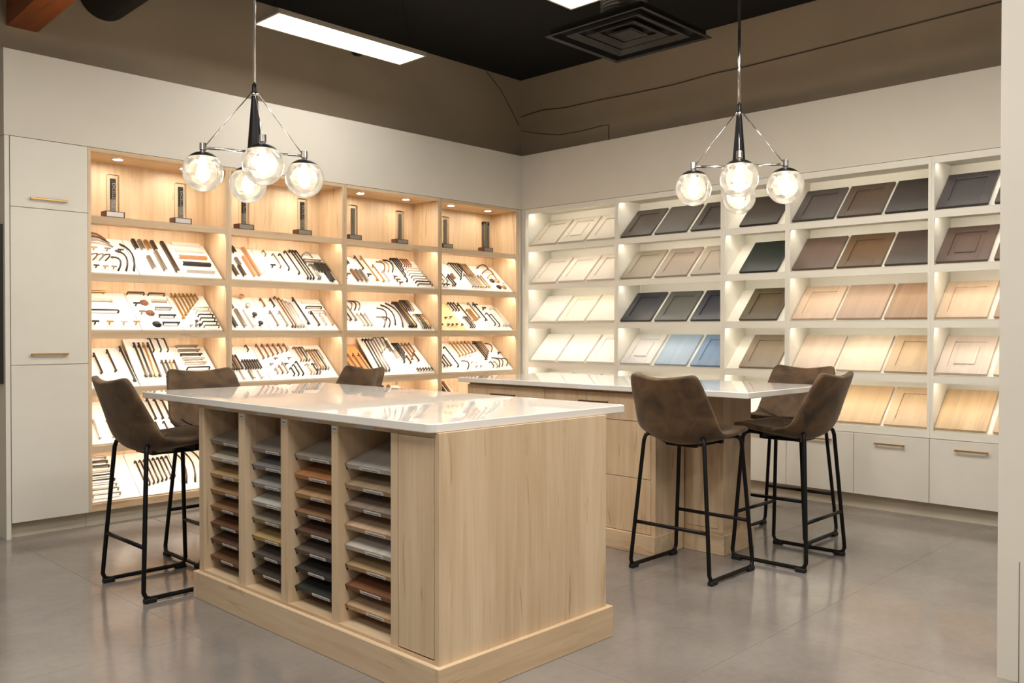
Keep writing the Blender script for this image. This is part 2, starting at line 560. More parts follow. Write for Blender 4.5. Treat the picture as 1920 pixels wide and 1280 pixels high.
# ------------------------------------------------------------ hardware sample boards
COL = {'K': plain('pull_black', (24, 22, 21), 0.4), 'D': plain('pull_dark_bronze', (74, 60, 48), 0.35, 0.7), 'G': plain('pull_nickel', (140, 132, 122), 0.3, 0.8),
       'S': plain('pull_satin_silver', (196, 190, 182), 0.3, 0.7), 'B': plain('pull_brass', (176, 138, 84), 0.3, 0.8), 'W': plain('pull_white', (226, 218, 206), 0.4),
       'N': plain('pull_walnut', (120, 78, 48), 0.45), 'C': plain('pull_copper', (198, 150, 112), 0.35, 0.5)}
CNAME = {'K': 'black', 'D': 'bronze', 'G': 'nickel', 'S': 'silver', 'B': 'brass', 'W': 'white', 'N': 'walnut', 'C': 'copper'}
PM = {}


def pull_mesh(kind, col):
    """local frame: x across, y along the pull (length 0.16), z off the board"""
    if (kind, col) in PM:
        return PM[kind, col]
    b = B(); L = 0.16; sm = False
    if kind == 'bar':
        b.box(-0.006, 0.006, -L / 2, L / 2, 0.015, 0.024, 0.0015)
        for s in (-1, 1):
            b.box(-0.0045, 0.0045, s * 0.068 - 0.004, s * 0.068 + 0.004, 0, 0.017)
    elif kind == 'flat':
        b.box(-0.011, 0.011, -L / 2, L / 2, 0.016, 0.022, 0.0015)
        b.box(-0.011, -0.007, -L / 2, L / 2, 0, 0.017)
    elif kind == 'd':
        b.tube([(0, -0.076, 0), (0, -0.076, 0.018), (0, -0.070, 0.024), (0, 0.070, 0.024), (0, 0.076, 0.018), (0, 0.076, 0)], 0.0058, 6); sm = True
    elif kind == 'arch':
        b.tube([(0.028 * (1 - (t / 3) ** 2) - 0.014, t * 0.0253, 0.030 * (1 - (t / 3) ** 2) + 0.003) for t in range(-3, 4)], 0.0058, 6); sm = True
    elif kind == 'knob':
        b.lathe([(0, 0), (0.008, 0), (0.006, 0.010), (0.006, 0.016), (0.016, 0.019), (0.017, 0.026), (0.013, 0.030), (0, 0.031)], (0, 0, 0), 12); sm = True
    elif kind == 'tknob':
        b.cyl((0, 0, 0), (0, 0, 0.022), 0.0055, seg=8)
        b.box(-0.022, 0.022, -0.006, 0.006, 0.020, 0.030, 0.002)
    elif kind == 'disc':
        b.lathe([(0, 0), (0.026, 0), (0.027, 0.004), (0.019, 0.007), (0.017, 0.014), (0.012, 0.018), (0, 0.019)], (0, 0, 0), 16); sm = True
    elif kind == 'cup':
        b.lathe([(0, 0.020), (0.012, 0.019), (0.022, 0.014), (0.028, 0.006), (0.030, 0)], (0, 0, 0), 14); sm = True
    me = b.mesh({'knob': 'knob', 'tknob': 'knob', 'disc': 'knob', 'cup': 'cup_pull'}.get(kind, 'pull'), COL[col], sm)
    PM[kind, col] = me
    return me


def lerp(a, i, n):
    if isinstance(a, tuple):
        return a[0] + (a[1] - a[0]) * (i / max(1, n - 1))
    return a


ROWN = ['top', 'second', 'third', 'fourth', 'bottom']
POSN = ['left', 'middle', 'right']
BL0 = math.hypot(0.295, 0.25)
board_wood = {'o': wood('board_oak_amber', (226, 172, 112), (196, 132, 78), 'y', knots=False), 'y': wood('board_maple', (240, 214, 164), (226, 194, 140), 'y', knots=False)}


def sample_board(bay, row, pos, desc, items, fin='w', f0=None, f1=None, raise_=0.0):
    xa, xb = OB[bay][0] + (0.0205 if bay == 0 else PW), OB[bay][1] - (0.04 if bay == 3 else PW)
    f0 = (0, 0.345, 0.675)[pos] if f0 is None else f0
    f1 = (0.345, 0.675, 0.985)[pos] if f1 is None else f1
    x0, x1 = xa + f0 * (xb - xa) + 0.003, xa + f1 * (xb - xa) - 0.002
    z = SZ[row] + LIP
    w_ = x1 - x0
    rise = 0.25 + raise_
    ln = math.hypot(0.293, rise)
    vy, vz = 0.293 / ln, rise / ln
    t = 0.012
    # the back lower edge of the board rests on the shelf
    org = Vector((x0, 5.666 + t * vz * 0, z + t * vy))
    mtx = Matrix(((1, 0, 0, org.x), (0, vy, -vz, org.y), (0, vz, vy, org.z), (0, 0, 0, 1)))
    kind = {'w': 'white', 'o': 'amber wood', 'y': 'pale maple'}[fin]
    lab = f"{kind} sample board with {desc}, {POSN[pos]}, {ROWN[row - 1]} board row, {ORD[bay]} oak bay"
    b = thing('sample_board', lab, 'board', mtx=mtx, group='hardware sample boards on the oak shelves')
    bb = B().box(0, w_, 0, ln - 0.01, -t, 0, 0.001)
    inst('panel', bb.mesh('panel', board_m if fin == 'w' else board_wood[fin]), b)
    for it in items:
        k = it[0]
        if k == 'v':
            _, u0, u1, n, v0, v1, cols, kd = it
            for i in range(n):
                u = u0 + (u1 - u0) * (i / max(1, n - 1))
                a, c = lerp(v0, i, n), lerp(v1, i, n)
                me = pull_mesh(kd, cols[i % len(cols)])
                m = Matrix.Translation((u * w_, (a + c) / 2 * ln, 0)) @ Matrix.Diagonal((1, max(0.05, (c - a)) * ln / 0.16, 1, 1))
                inst('pull', me, b, m)
        elif k == 'h':
            _, v0, v1, n, u0, u1, cols, kd = it
            for i in range(n):
                v = v0 + (v1 - v0) * (i / max(1, n - 1))
                a, c = lerp(u0, i, n), lerp(u1, i, n)
                me = pull_mesh(kd, cols[i % len(cols)])
                m = Matrix.Translation(((a + c) / 2 * w_, v * ln, 0)) @ Matrix.Rotation(R(90), 4, 'Z') @ Matrix.Diagonal((1, (c - a) * w_ / 0.16, 1, 1))
                inst('pull', me, b, m)
        else:
            _, pts, cols, kd, s = it
            for i, (u, v) in enumerate(pts):
                me = pull_mesh(kd, cols[i % len(cols)])
                inst(me.name.split('.')[0], me, b, Matrix.Translation((u * w_, v * ln, 0)) @ Matrix.Diagonal((s, s, s, 1)))
    return b


SB = sample_board
# first bay
SB(0, 1, 0, 'bronze arches', [('h', .96, .76, 3, .02, (.66, .74), 'NDG', 'arch'), ('k', [(.06, .62), (.28, .62), (.55, .61), (.82, .60)], 'GCGK', 'tknob', .9),
   ('v', .08, .46, 4, .32, .47, 'GNGD', 'arch'), ('v', .62, .95, 3, .05, (.45, .85), 'DDK', 'arch'), ('k', [(.15, .13), (.33, .12), (.5, .12)], 'KBG', 'tknob', .8)])
SB(0, 1, 1, 'flat bronze edge pulls', [('v', .22, .66, 4, .70, .96, 'DGBD', 'flat'), ('v', .38, .38, 1, .16, .5, 'G', 'flat'), ('v', .62, .62, 1, .12, .66, 'G', 'flat'), ('v', .90, .90, 1, .10, .96, 'D', 'flat')])
SB(0, 1, 2, 'one black edge pull', [('h', .93, .16, 5, .12, .86, 'WWCKW', 'flat')])
SB(0, 2, 0, 'four knobs', [('h', .95, .95, 1, .02, .62, 'B', 'bar'), ('h', .72, .72, 1, .02, .68, 'S', 'd'), ('h', .44, .44, 1, .1, .7, 'K', 'd'), ('k', [(.12, .14), (.4, .14), (.68, .14), (.93, .14)], 'KBSB', 'tknob', 1)], f1=.36)
SB(0, 2, 1, 'round backplate knobs', [('h', .94, .94, 1, .03, .46, 'D', 'd'), ('h', .93, .93, 1, .54, .96, 'K', 'd'), ('k', [(.12, .64), (.16, .42)], 'KG', 'tknob', 1), ('k', [(.36, .72), (.38, .44), (.40, .14)], 'NNK', 'disc', 1.1),
   ('h', .74, .14, 4, .52, .95, 'SGKK', 'bar')], f0=.36)
SB(0, 2, 2, 'long brass bars', [('v', .10, .74, 7, (.25, .80), .96, 'B', 'bar'), ('h', .56, .06, 6, .52, .93, 'SSKKKG', 'd'), ('k', [(.2, .1), (.34, .1), (.4, .2), (.44, .1)], 'SGDK', 'knob', .7)])
SB(0, 3, 0, 'four long bronze bars', [('v', .06, .06, 1, .38, .72, 'D', 'bar'), ('v', .32, .32, 1, .30, .80, 'D', 'bar'), ('v', .62, .62, 1, .33, .88, 'D', 'bar'), ('v', .92, .92, 1, .06, .96, 'K', 'bar')])
SB(0, 3, 1, 'crowded bronze bars', [('v', .18, .5, 4, .14, .86, 'DKBD', 'bar'), ('v', .58, .92, 3, .68, .98, 'DKD', 'd'), ('v', .66, .95, 4, .14, .48, 'DKBD', 'bar')], raise_=.06)
SB(0, 3, 2, 'one black arched pull', [('h', .95, .5, 5, .22, .82, 'GGDSS', 'bar'), ('h', .36, .36, 1, .22, .84, 'K', 'd'), ('h', .2, .2, 1, .25, .8, 'S', 'd')])
SB(0, 4, 0, 'two black bars', [('v', .12, .12, 1, .55, .95, 'K', 'bar'), ('v', .2, .75, 3, .08, .52, 'SSK', 'bar')])
SB(0, 4, 1, 'two rows of bronze bars', [('v', .18, .85, 5, .42, .96, 'KDDDD', 'bar'), ('v', .25, .85, 4, .06, .36, 'DKDD', 'd')])
SB(0, 5, 0, 'stacked level pulls', [('h', .92, .10, 9, .04, .62, 'SKKSKKSGS', 'd')])
SB(0, 5, 1, 'slanting dark bars', [('v', .16, .9, 8, (.18, .30), (.76, .80), 'DDDDDDD', 'd')])
SB(0, 5, 2, 'long thin arches', [('v', .15, .6, 3, .12, .97, 'D', 'arch')])
# second bay
SB(1, 1, 0, 'wide black edge pulls', [('v', .06, .06, 1, .42, .90, 'K', 'flat'), ('v', .26, .26, 1, .58, .78, 'K', 'flat'), ('v', .22, .5, 2, .80, .98, 'DD', 'flat'), ('v', .2, .38, 2, .08, .38, 'DD', 'flat'),
   ('v', .78, .78, 1, .10, .97, 'C', 'flat'), ('v', .64, .64, 1, .08, .68, 'C', 'flat'), ('v', .42, .42, 1, .40, .62, 'G', 'flat')])
SB(1, 1, 1, 'four spaced bar pulls', [('v', .26, .26, 1, .76, .90, 'G', 'd'), ('k', [(.26, .42)], 'K', 'tknob', 1), ('v', .48, .48, 1, .40, .82, 'G', 'd'), ('v', .68, .68, 1, .34, .84, 'K', 'd'), ('v', .9, .9, 1, .22, .95, 'D', 'd')])
SB(1, 1, 2, 'broad black edge pulls', [('v', .06, .24, 3, .08, 1.0, 'DDK', 'd'), ('h', .86, .86, 1, .34, .72, 'G', 'arch'), ('h', .7, .62, 2, .3, .9, 'GG', 'bar'), ('v', .4, .46, 2, .1, .56, 'GG', 'd'), ('v', .62, .92, 4, .34, .60, 'K', 'flat'), ('v', .78, .86, 2, .05, .34, 'K', 'flat')])
SB(1, 2, 0, 'black and pale flat bars', [('v', .08, .08, 1, .56, .97, 'D', 'bar'), ('v', .34, .34, 1, .58, .97, 'G', 'bar'), ('v', .0, .0, 0, 0, 1, 'K', 'bar'), ('v', .16, .60, 3, .06, .56, 'KGW', 'flat'),
   ('k', [(.72, .92), (.74, .66), (.76, .38), (.78, .13)], 'CSKK', 'knob', 1.15)])
SB(1, 2, 1, 'slim walnut bars', [('v', .18, .45, 2, .66, .90, 'NK', 'bar'), ('v', .22, .48, 2, .08, .52, 'GG', 'bar'), ('v', .62, .94, 5, .06, (.98, .80), 'NNSSS', 'd')])
SB(1, 2, 2, 'one long black bar', [('v', .12, .12, 1, .12, .96, 'K', 'bar'), ('v', .42, .42, 1, .10, .52, 'D', 'bar'), ('v', .66, .66, 1, .12, .46, 'S', 'bar'), ('v', .88, .88, 1, .12, .5, 'C', 'bar'), ('h', .84, .84, 1, .34, .92, 'W', 'flat'), ('h', .66, .66, 1, .36, .88, 'K', 'd'), ('h', .53, .53, 1, .36, .9, 'S', 'd')])
SB(1, 3, 0, 'tight rows of bronze bars', [('k', [(.42, .92), (.30, .78)], 'NK', 'knob', 1), ('v', .82, .82, 1, .80, .95, 'D', 'd'), ('v', .04, .42, 7, .28, .68, 'DNKDDNK', 'bar'), ('v', .52, .90, 7, .30, .54, 'DKDDDKD', 'bar'), ('v', .14, .8, 4, .04, .26, 'GSGS', 'flat')])
SB(1, 3, 1, 'six walnut bars on top', [('v', .10, .88, 6, (.56, .78), .98, 'N', 'bar'), ('k', [(.42, .56), (.80, .56), (.20, .40), (.62, .40)], 'NNGK', 'tknob', .8), ('v', .24, .52, 3, .14, (.28, .44), 'GNG', 'bar'), ('v', .66, .92, 3, .08, (.28, .46), 'K', 'd')])
SB(1, 3, 2, 'brass and black groups', [('v', .10, .36, 4, .48, .88, 'NBKG', 'd'), ('v', .46, .80, 5, .22, .80, 'NNBKS', 'd'), ('v', .16, .44, 4, .10, .38, 'CWKG', 'd')])
# third bay
SB(2, 1, 0, 'broad bronze edge pulls', [('v', .28, .50, 4, .66, .97, 'D', 'flat'), ('v', .08, .08, 1, .12, .48, 'K', 'flat'), ('k', [(.22, .28)], 'G', 'tknob', 1), ('v', .46, .72, 3, .10, .48, 'NGG', 'flat'), ('v', .86, .86, 1, .5, .96, 'D', 'bar'), ('k', [(.88, .3), (.12, .8)], 'DK', 'tknob', 1)])
SB(2, 1, 1, 'three wavy pulls', [('v', .04, .04, 1, .10, .97, 'B', 'bar'), ('v', .24, .24, 1, .10, .68, 'B', 'bar'), ('v', .42, .42, 1, .12, .48, 'S', 'bar'), ('v', .56, .86, 3, .48, (.86, .95), 'NCK', 'arch'), ('k', [(.72, .28), (.74, .18), (.76, .08)], 'NNN', 'tknob', 1)])
SB(2, 1, 2, 'black bars above level arches', [('v', .06, .30, 4, (.16, .72), .98, 'K', 'd'), ('v', .42, .66, 4, .72, .97, 'N', 'd'), ('h', .62, .06, 7, .36, .94, 'SSSGSKN', 'd')])
SB(2, 2, 0, 'pale flat bars', [('v', .05, .05, 1, .26, .74, 'K', 'flat'), ('v', .20, .34, 2, .26, .84, 'GD', 'bar'), ('v', .5, .5, 1, .25, .9, 'G', 'bar'), ('v', .62, .88, 3, .62, .95, 'GDG', 'arch'), ('v', .66, .9, 3, .1, .5, 'SGS', 'bar')], f1=.33)
SB(2, 2, 1, 'five curved bronze arches', [('v', .30, .46, 2, .08, .44, 'GD', 'arch'), ('v', .52, .52, 1, .30, .74, 'D', 'arch'), ('v', .72, .72, 1, .14, .86, 'D', 'arch'), ('v', .92, .92, 1, .06, .93, 'D', 'arch')], f0=.33)
SB(2, 2, 2, 'dense dark bars', [('v', .08, .34, 5, .08, .92, 'DKDBD', 'd'), ('v', .42, .70, 5, .64, .98, 'DDKGB', 'd'), ('v', .56, .86, 5, .05, .50, 'GKDBB', 'd')])
SB(2, 3, 0, 'walnut bars', [('v', .30, .85, 4, .10, .66, 'N', 'bar'), ('k', [(.45, .72), (.3, .62), (.2, .2), (.35, .2), (.55, .2)], 'NNDDD', 'tknob', .9)], fin='o', f1=.315)
SB(2, 3, 1, 'long parallel bronze bars', [('v', .12, .42, 4, .08, .92, 'KDGG', 'd'), ('v', .52, .78, 3, (.55, .7), .97, 'GGD', 'd'), ('v', .84, .84, 1, .58, .86, 'G', 'flat'), ('v', .92, .92, 1, .4, .6, 'S', 'flat')], f0=.33, raise_=.06)
SB(2, 3, 2, 'three black arched pulls', [('v', .10, .30, 4, (.34, .6), .96, 'K', 'd'), ('v', .46, .74, 3, (.4, .66), .96, 'N', 'bar'), ('v', .30, .30, 1, .3, .54, 'D', 'bar'), ('v', .66, .66, 1, .36, .62, 'D', 'bar'), ('v', .38, .92, 6, .06, .13, 'D', 'bar')])
SB(2, 4, 2, 'bare colour chips', [('h', .8, .8, 1, .05, .3, 'N', 'flat'), ('v', .3, .3, 1, .5, .95, 'K', 'flat'), ('v', .55, .55, 1, .5, .95, 'N', 'flat')], f0=.50, f1=.8)
# corner bay
SB(3, 1, 0, 'black knobs below', [('v', .06, .16, 2, .58, .95, 'DK', 'd'), ('v', .42, .42, 1, .46, .76, 'K', 'flat'), ('v', .66, .66, 1, .12, .5, 'K', 'bar'), ('v', .28, .34, 2, .62, .97, 'DK', 'd'), ('v', .54, .62, 2, .1, .4, 'DK', 'd'), ('v', .84, .84, 1, .36, .54, 'N', 'flat'), ('k', [(.08, .10), (.2, .10), (.32, .10)], 'K', 'tknob', .9), ('v', .1, .4, 3, .2, .5, 'GSG', 'd')], f1=.34)
SB(3, 1, 1, 'black and brass bars', [('v', .06, .34, 4, (.36, .66), .97, 'K', 'd'), ('v', .42, .68, 4, .52, .96, 'DBBB', 'bar'), ('v', .30, .92, 7, .08, (.56, .54), 'GGGBSGB', 'bar')], f0=.34, f1=.70)
SB(3, 1, 2, 'round cup knobs', [('h', .90, .90, 1, .10, .72, 'K', 'arch'), ('h', .70, .70, 1, .14, .76, 'N', 'arch'), ('h', .52, .52, 1, .2, .7, 'B', 'arch'), ('k', [(.36, .40), (.62, .40), (.84, .36), (.44, .16), (.70, .16)], 'DCWDC', 'cup', .95)], f0=.70)
SB(3, 2, 0, 'dark small knobs', [('k', [(.24, .92), (.24, .82), (.24, .7), (.24, .6), (.14, .4), (.5, .4), (.7, .42)], 'D', 'tknob', .8), ('k', [(.15, .16), (.4, .16), (.55, .16), (.72, .17), (.92, .16)], 'N', 'knob', .8)], fin='y')
SB(3, 2, 1, 'slim bronze bars', [('v', .02, .24, 3, .66, .96, 'D', 'bar'), ('v', .40, .40, 1, .22, .95, 'D', 'bar'), ('v', .20, .36, 3, .08, .44, 'KDG', 'd'), ('v', .56, .70, 3, .32, .72, 'B', 'bar'), ('v', .86, .86, 1, .4, .98, 'G', 'bar')])
SB(3, 2, 2, 'two black T bars', [('v', .06, .06, 1, .3, .98, 'K', 'bar'), ('k', [(.1, .88), (.36, .76)], 'K', 'tknob', 1.1), ('v', .30, .30, 1, .16, .6, 'K', 'd'), ('v', .46, .46, 1, .12, .56, 'K', 'd'), ('v', .7, .92, 3, .14, .8, 'WSW', 'd')])
SB(3, 3, 0, 'long black bars', [('k', [(.22, .78), (.10, .9), (.10, .6)], 'KDG', 'tknob', 1), ('v', .10, .10, 1, .14, .42, 'K', 'bar'), ('v', .52, .52, 1, .16, .56, 'D', 'bar'), ('v', .40, .40, 1, .16, .5, 'D', 'bar'), ('v', .28, .28, 1, .16, .46, 'D', 'bar'), ('k', [(.5, .9), (.34, .9)], 'KD', 'knob', .9), ('v', .78, .78, 1, .14, .82, 'K', 'd')], f1=.34)
SB(3, 3, 1, 'six brass bars', [('v', .12, .88, 6, (.46, .62), .99, 'BBBBNB', 'bar'), ('v', .12, .12, 1, .06, .36, 'D', 'arch'), ('k', [(.34, .48), (.52, .48), (.4, .26), (.58, .26), (.46, .12), (.64, .12)], 'SSBSGG', 'tknob', .7)], f0=.34, f1=.68)
SB(3, 3, 2, 'paired black bars', [('v', .06, .44, 5, (.32, .6), .99, 'KKNNG', 'bar'), ('v', .12, .30, 2, .08, .26, 'DG', 'd'), ('v', .66, .66, 1, .62, .96, 'N', 'arch'), ('k', [(.86, .55)], 'K', 'tknob', 1), ('v', .46, .46, 1, .08, .44, 'K', 'arch'), ('v', .62, .62, 1, .1, .42, 'N', 'arch'), ('v', .86, .86, 1, .12, .4, 'K', 'arch')], f0=.68)
SB(3, 4, 0, 'walnut flat bars', [('v', .3, .85, 4, .45, .97, 'BNDN', 'flat')])

# ------------------------------------------------------------ white door display units along the right wall
RB = [(5.605, 4.5435), (4.5435, 3.521), (3.521, 2.9885), (2.9885, 1.9945), (1.9945, 0.96)]   # y from corner outward
RZ = [1.955, 1.603, 1.243, 0.883, 0.524]      # underside of shelf lip
RL = 0.047
WB = ['first', 'second', 'narrow third', 'fourth', 'fifth']
slope = math.atan2(0.25, 0.268)
vx, vz = math.cos(slope), math.sin(slope)
kick_r = kick_m
for bi, (ya, yb) in enumerate(RB):
    u = thing('display_shelf', f"white door display shelf unit, {('at the room corner', 'second from the room corner', 'narrow one between two wide units', 'behind the two right-hand stools', 'cut by the right edge wall')[bi]}", 'shelf', (XR, (ya + yb) / 2, 0.52), 'white door display shelf units')
    yi, yo = ya - (0.038 if bi == 0 else 0.019), yb + 0.019
    box('side_panel', XR, XB - 0.002, yi, ya - 0.0004, 0.524, ZT, white_int, u)
    box('side_panel', XR, XB - 0.002, yb + 0.0004, yo, 0.524, ZT, white_int, u)
    box('back_panel', XB - 0.018, XB - 0.003, yo, yi, 0.524, ZT - 0.02, white_int, u)
    b = B().box(XR + 0.018, XB - 0.003, yo, yi, ZT - 0.02, ZT)
    b.box(XR + 0.001, XR + 0.018, yo, yi, ZT - 0.045, ZT)
    obj('top_panel', b, white_int, u)
    box('light_strip', XR + 0.022, XR + 0.034, yo + 0.01, yi - 0.01, ZT - 0.026, ZT - 0.0202, strip_white_m, u)
    for k, z in enumerate(RZ):
        b = B().box(XR + 0.018, XB - 0.018, yo, yi, z + RL - 0.022, z + RL)
        b.box(XR + 0.001, XR + 0.018, yo, yi, z, z + RL)
        obj('shelf', b, white_int, u)
        if k < 4:
            box('light_strip', XR + 0.022, XR + 0.034, yo + 0.01, yi - 0.01, z + RL - 0.028, z + RL - 0.0222, strip_white_m, u)
        # sloping backing panel the doors lie on
        m = Matrix(((0, vx, -vz, XR + 0.022), (-1, 0, 0, yi), (0, vz, vx, z + RL + 0.001), (0, 0, 0, 1)))
        pb_ = B().box(0.001, yi - yo - 0.001, 0.006, 0.372, -0.006, 0)
        o = inst('backing_panel', pb_.mesh('backing_panel', white_int), u)
        o.matrix_local = Matrix.Translation(-WL[u]) @ m
    # base cabinet under the unit
    bc = thing('base_cabinet', f"white base cabinet with brass pulls, {('at the room corner', 'second from the corner', 'narrow, behind the island leg', 'below the oak sample doors behind stools', 'beside the near end wall')[bi]}", 'cabinet', (XR, (ya + yb) / 2, 0), 'white base cabinets')
    box('carcass', XR + 0.012, XB - 0.002, yb + 0.0005, ya - 0.0005, 0.10, 0.522, white_lac, bc)
    box('toe_kick', XR + 0.05, XR + 0.066, yb + 0.0005, ya - 0.0005, 0, 0.099, kick_m, bc)
    nd = 1 if bi == 2 else 2
    for d in range(nd):
        a_, c_ = ya + (yb - ya) * d / nd, ya + (yb - ya) * (d + 1) / nd
        dr = box('drawer', XR - 0.008, XR + 0.011, c_ + 0.0018, a_ - 0.0018, 0.102, 0.5195, white_lac, bc, 0.001)
        inst('handle', hy, dr, Matrix.Translation(Vector((XR - 0.008, (a_ + c_) / 2, 0.462)) - WL[dr]))

# sample cabinet doors
DM = {}


def door_mat(rgb, grain):
    mxc = max(rgb)
    if mxc < 125:
        rgb = tuple(int(c * 0.86) for c in rgb)
    elif grain and mxc - min(rgb) > 35:
        av = sum(rgb) / 3
        rgb = tuple(int(c + (av - c) * 0.27) for c in rgb)
    key = 'door_%d_%d_%d_%d' % (*rgb, grain)
    if grain:
        k = 0.90 if grain == 1 else 0.80
        return wood(key, rgb, tuple(int(c * k) for c in rgb), 'y', 0.42, bands=14, knots=False)
    return plain(key, rgb, 0.38)


def sample_door(bay, row, n, name, rgb, style, grain):
    ya = RB[bay][0] - (0.038 if bay == 0 else 0.019)
    z = RZ[row] + RL
    W, Hh, t = 0.308, 0.362, 0.019
    pitch = {0: .334, 1: .345, 2: .33, 3: .332, 4: .345}[bay]
    u0 = {0: .012, 1: .012, 2: .112, 3: .006, 4: .004}[bay] + n * pitch
    # the last door of a bay runs under the next upright only as far as the side panel
    wmax = (ya - RB[bay][1] - 0.019) - u0 - 0.003
    W = min(W, wmax)
    m = Matrix(((0, vx, -vz, XR + 0.022 - vz * 0.001), (-1, 0, 0, ya - u0), (0, vz, vx, z + RL * 0 + 0.002 + vx * 0.001), (0, 0, 0, 1)))
    sn = {'slab': 'slab', 'shaker': 'framed', 'raised': 'raised-panel'}[style]
    lab = f"{name} {sn} sample door, {('first', 'second', 'third')[n]} from left, {ROWN[row]} row, {WB[bay]} white bay"
    d = thing('sample_door', lab, 'sample door', mtx=m, group='sample cabinet doors on the white shelves')
    mat = door_mat(rgb, grain)
    if style == 'slab':
        inst('panel', B().box(0, W, 0.008, Hh, 0, t, 0.0015).mesh('panel', mat), d)
    else:
        s = 0.058
        b = B()
        b.box(0, s, 0.008, Hh, 0, t, 0.0012).box(W - s, W, 0.008, Hh, 0, t, 0.0012)
        b.box(s, W - s, 0.008, s + 0.008, 0, t, 0.0012).box(s, W - s, Hh - s, Hh, 0, t, 0.0012)
        inst('frame', b.mesh('frame', mat), d)
        b = B().box(s, W - s, s + 0.008, Hh - s, 0.001, 0.009)
        if style == 'raised':
            b.box(s + 0.032, W - s - 0.032, s + 0.04, Hh - s - 0.032, 0.009, 0.0165, 0.004)
        inst('center_panel', b.mesh('center_panel', mat), d)
    return d


DOORS = {
    (0, 0): [('greige', (184, 174, 158), 'shaker', 0), ('pale greige', (196, 187, 172), 'raised', 0), ('light greige', (198, 188, 174), 'shaker', 0)],
    (0, 1): [('warm grey white', (206, 197, 185), 'shaker', 0), ('cream grey', (212, 203, 190), 'shaker', 0), ('blush grey', (204, 192, 180), 'shaker', 0)],
    (0, 2): [('soft white', (228, 222, 212), 'slab', 0), ('cream', (228, 220, 204), 'shaker', 0), ('ivory', (226, 218, 204), 'slab', 0)],
    (0, 3): [('bright white', (236, 232, 224), 'slab', 0), ('clean white', (236, 231, 222), 'slab', 0), ('plain white', (234, 230, 222), 'shaker', 0)],
    (0, 4): [('pure white', (236, 233, 226), 'slab', 0), ('chalk white', (234, 230, 224), 'slab', 0), ('milk white', (234, 231, 225), 'shaker', 0)],
    (1, 0): [('charcoal brown', (88, 78, 72), 'shaker', 0), ('slate brown', (98, 90, 84), 'slab', 1), ('dark charcoal', (72, 63, 60), 'shaker', 0)],
    (1, 1): [('taupe', (150, 140, 124), 'shaker', 0), ('rosy taupe', (150, 136, 124), 'shaker', 0), ('light taupe', (160, 148, 134), 'shaker', 0)],
    (1, 2): [('blue-black', (66, 64, 72), 'shaker', 0), ('grey-green', (92, 92, 86), 'shaker', 0), ('navy', (58, 56, 66), 'shaker', 0)],
    (1, 3): [('light grey', (204, 200, 196), 'raised', 0), ('pale blue grained', (158, 174, 190), 'slab', 1), ('blue', (108, 138, 174), 'shaker', 1)],
    (1, 4): [('off-white', (222, 218, 210), 'slab', 0)],
    (2, 0): [('espresso', (56, 44, 38), 'slab', 1)],
    (2, 1): [('black-green', (30, 38, 34), 'slab', 0)],
    (2, 2): [('olive brown', (98, 84, 62), 'shaker', 1)],
    (2, 3): [('sand brown', (140, 120, 94), 'shaker', 1)],
    (3, 0): [('dark slate', (86, 76, 74), 'shaker', 1), ('dark walnut', (88, 72, 58), 'shaker', 1), ('espresso black', (58, 49, 46), 'slab', 1)],
    (3, 1): [('mocha', (116, 95, 82), 'slab', 1), ('chestnut', (112, 86, 60), 'shaker', 1), ('dark mocha', (86, 72, 64), 'slab', 1)],
    (3, 2): [('blond oak', (214, 180, 148), 'shaker', 1), ('tan', (186, 152, 124), 'slab', 1), ('honey brown', (184, 142, 106), 'slab', 2)],
    (3, 3): [('whitewashed oak', (216, 192, 166), 'slab', 1), ('natural maple', (226, 204, 174), 'slab', 1), ('golden oak', (204, 168, 126), 'shaker', 1)],
    (3, 4): [None, ('honey maple', (216, 174, 122), 'slab', 1), ('light oak', (216, 178, 132), 'shaker', 1)],
    (4, 0): [('graphite', (80, 74, 76), 'shaker', 1), ('grey-brown', (84, 76, 70), 'shaker', 1)],
    (4, 1): [('cocoa', (114, 94, 84), 'raised', 1), ('russet', (104, 76, 58), 'slab', 1)],
    (4, 2): [('blond', (222, 186, 150), 'shaker', 1), ('caramel', (184, 142, 110), 'slab', 1)],
    (4, 3): [('pale pinkish oak', (218, 194, 174), 'raised', 1), ('pale maple', (222, 198, 166), 'slab', 1)],
    (4, 4): [('bold-grained orange oak', (228, 184, 130), 'slab', 2), ('amber', (206, 162, 114), 'slab', 1)],
}
for (bay, row), ds in DOORS.items():
    for n, d in enumerate(ds):
        if d:
            sample_door(bay, row, n, *d)


# ------------------------------------------------------------ islands
def rounded_slab(x0, x1, y0, y1, z0, z1, r=0.03, e=0.003):
    b = B()
    pts = []
    for cx, cy, a0 in ((x1 - r, y1 - r, 0), (x0 + r, y1 - r, 90), (x0 + r, y0 + r, 180), (x1 - r, y0 + r, 270)):
        for k in range(7):
            a = R(a0 + 15 * k)
            pts.append((cx + r * math.cos(a), cy + r * math.sin(a)))
    rings = []
    for ins, z in ((e, z0), (0, z0 + e), (0, z1 - e), (e, z1)):
        mx, my = (x0 + x1) / 2, (y0 + y1) / 2
        rings.append([b.bm.verts.new((mx + (px - mx) * (1 - ins / (x1 - x0) * 2), my + (py - my) * (1 - ins / (y1 - y0) * 2), z)) for px, py in pts])
    n = len(pts)
    for a, c in zip(rings, rings[1:]):
        for k in range(n):
            b.bm.faces.new((a[k], a[(k + 1) % n], c[(k + 1) % n], c[k]))
    b.bm.faces.new(rings[0][::-1]); b.bm.faces.new(rings[-1])
    return b


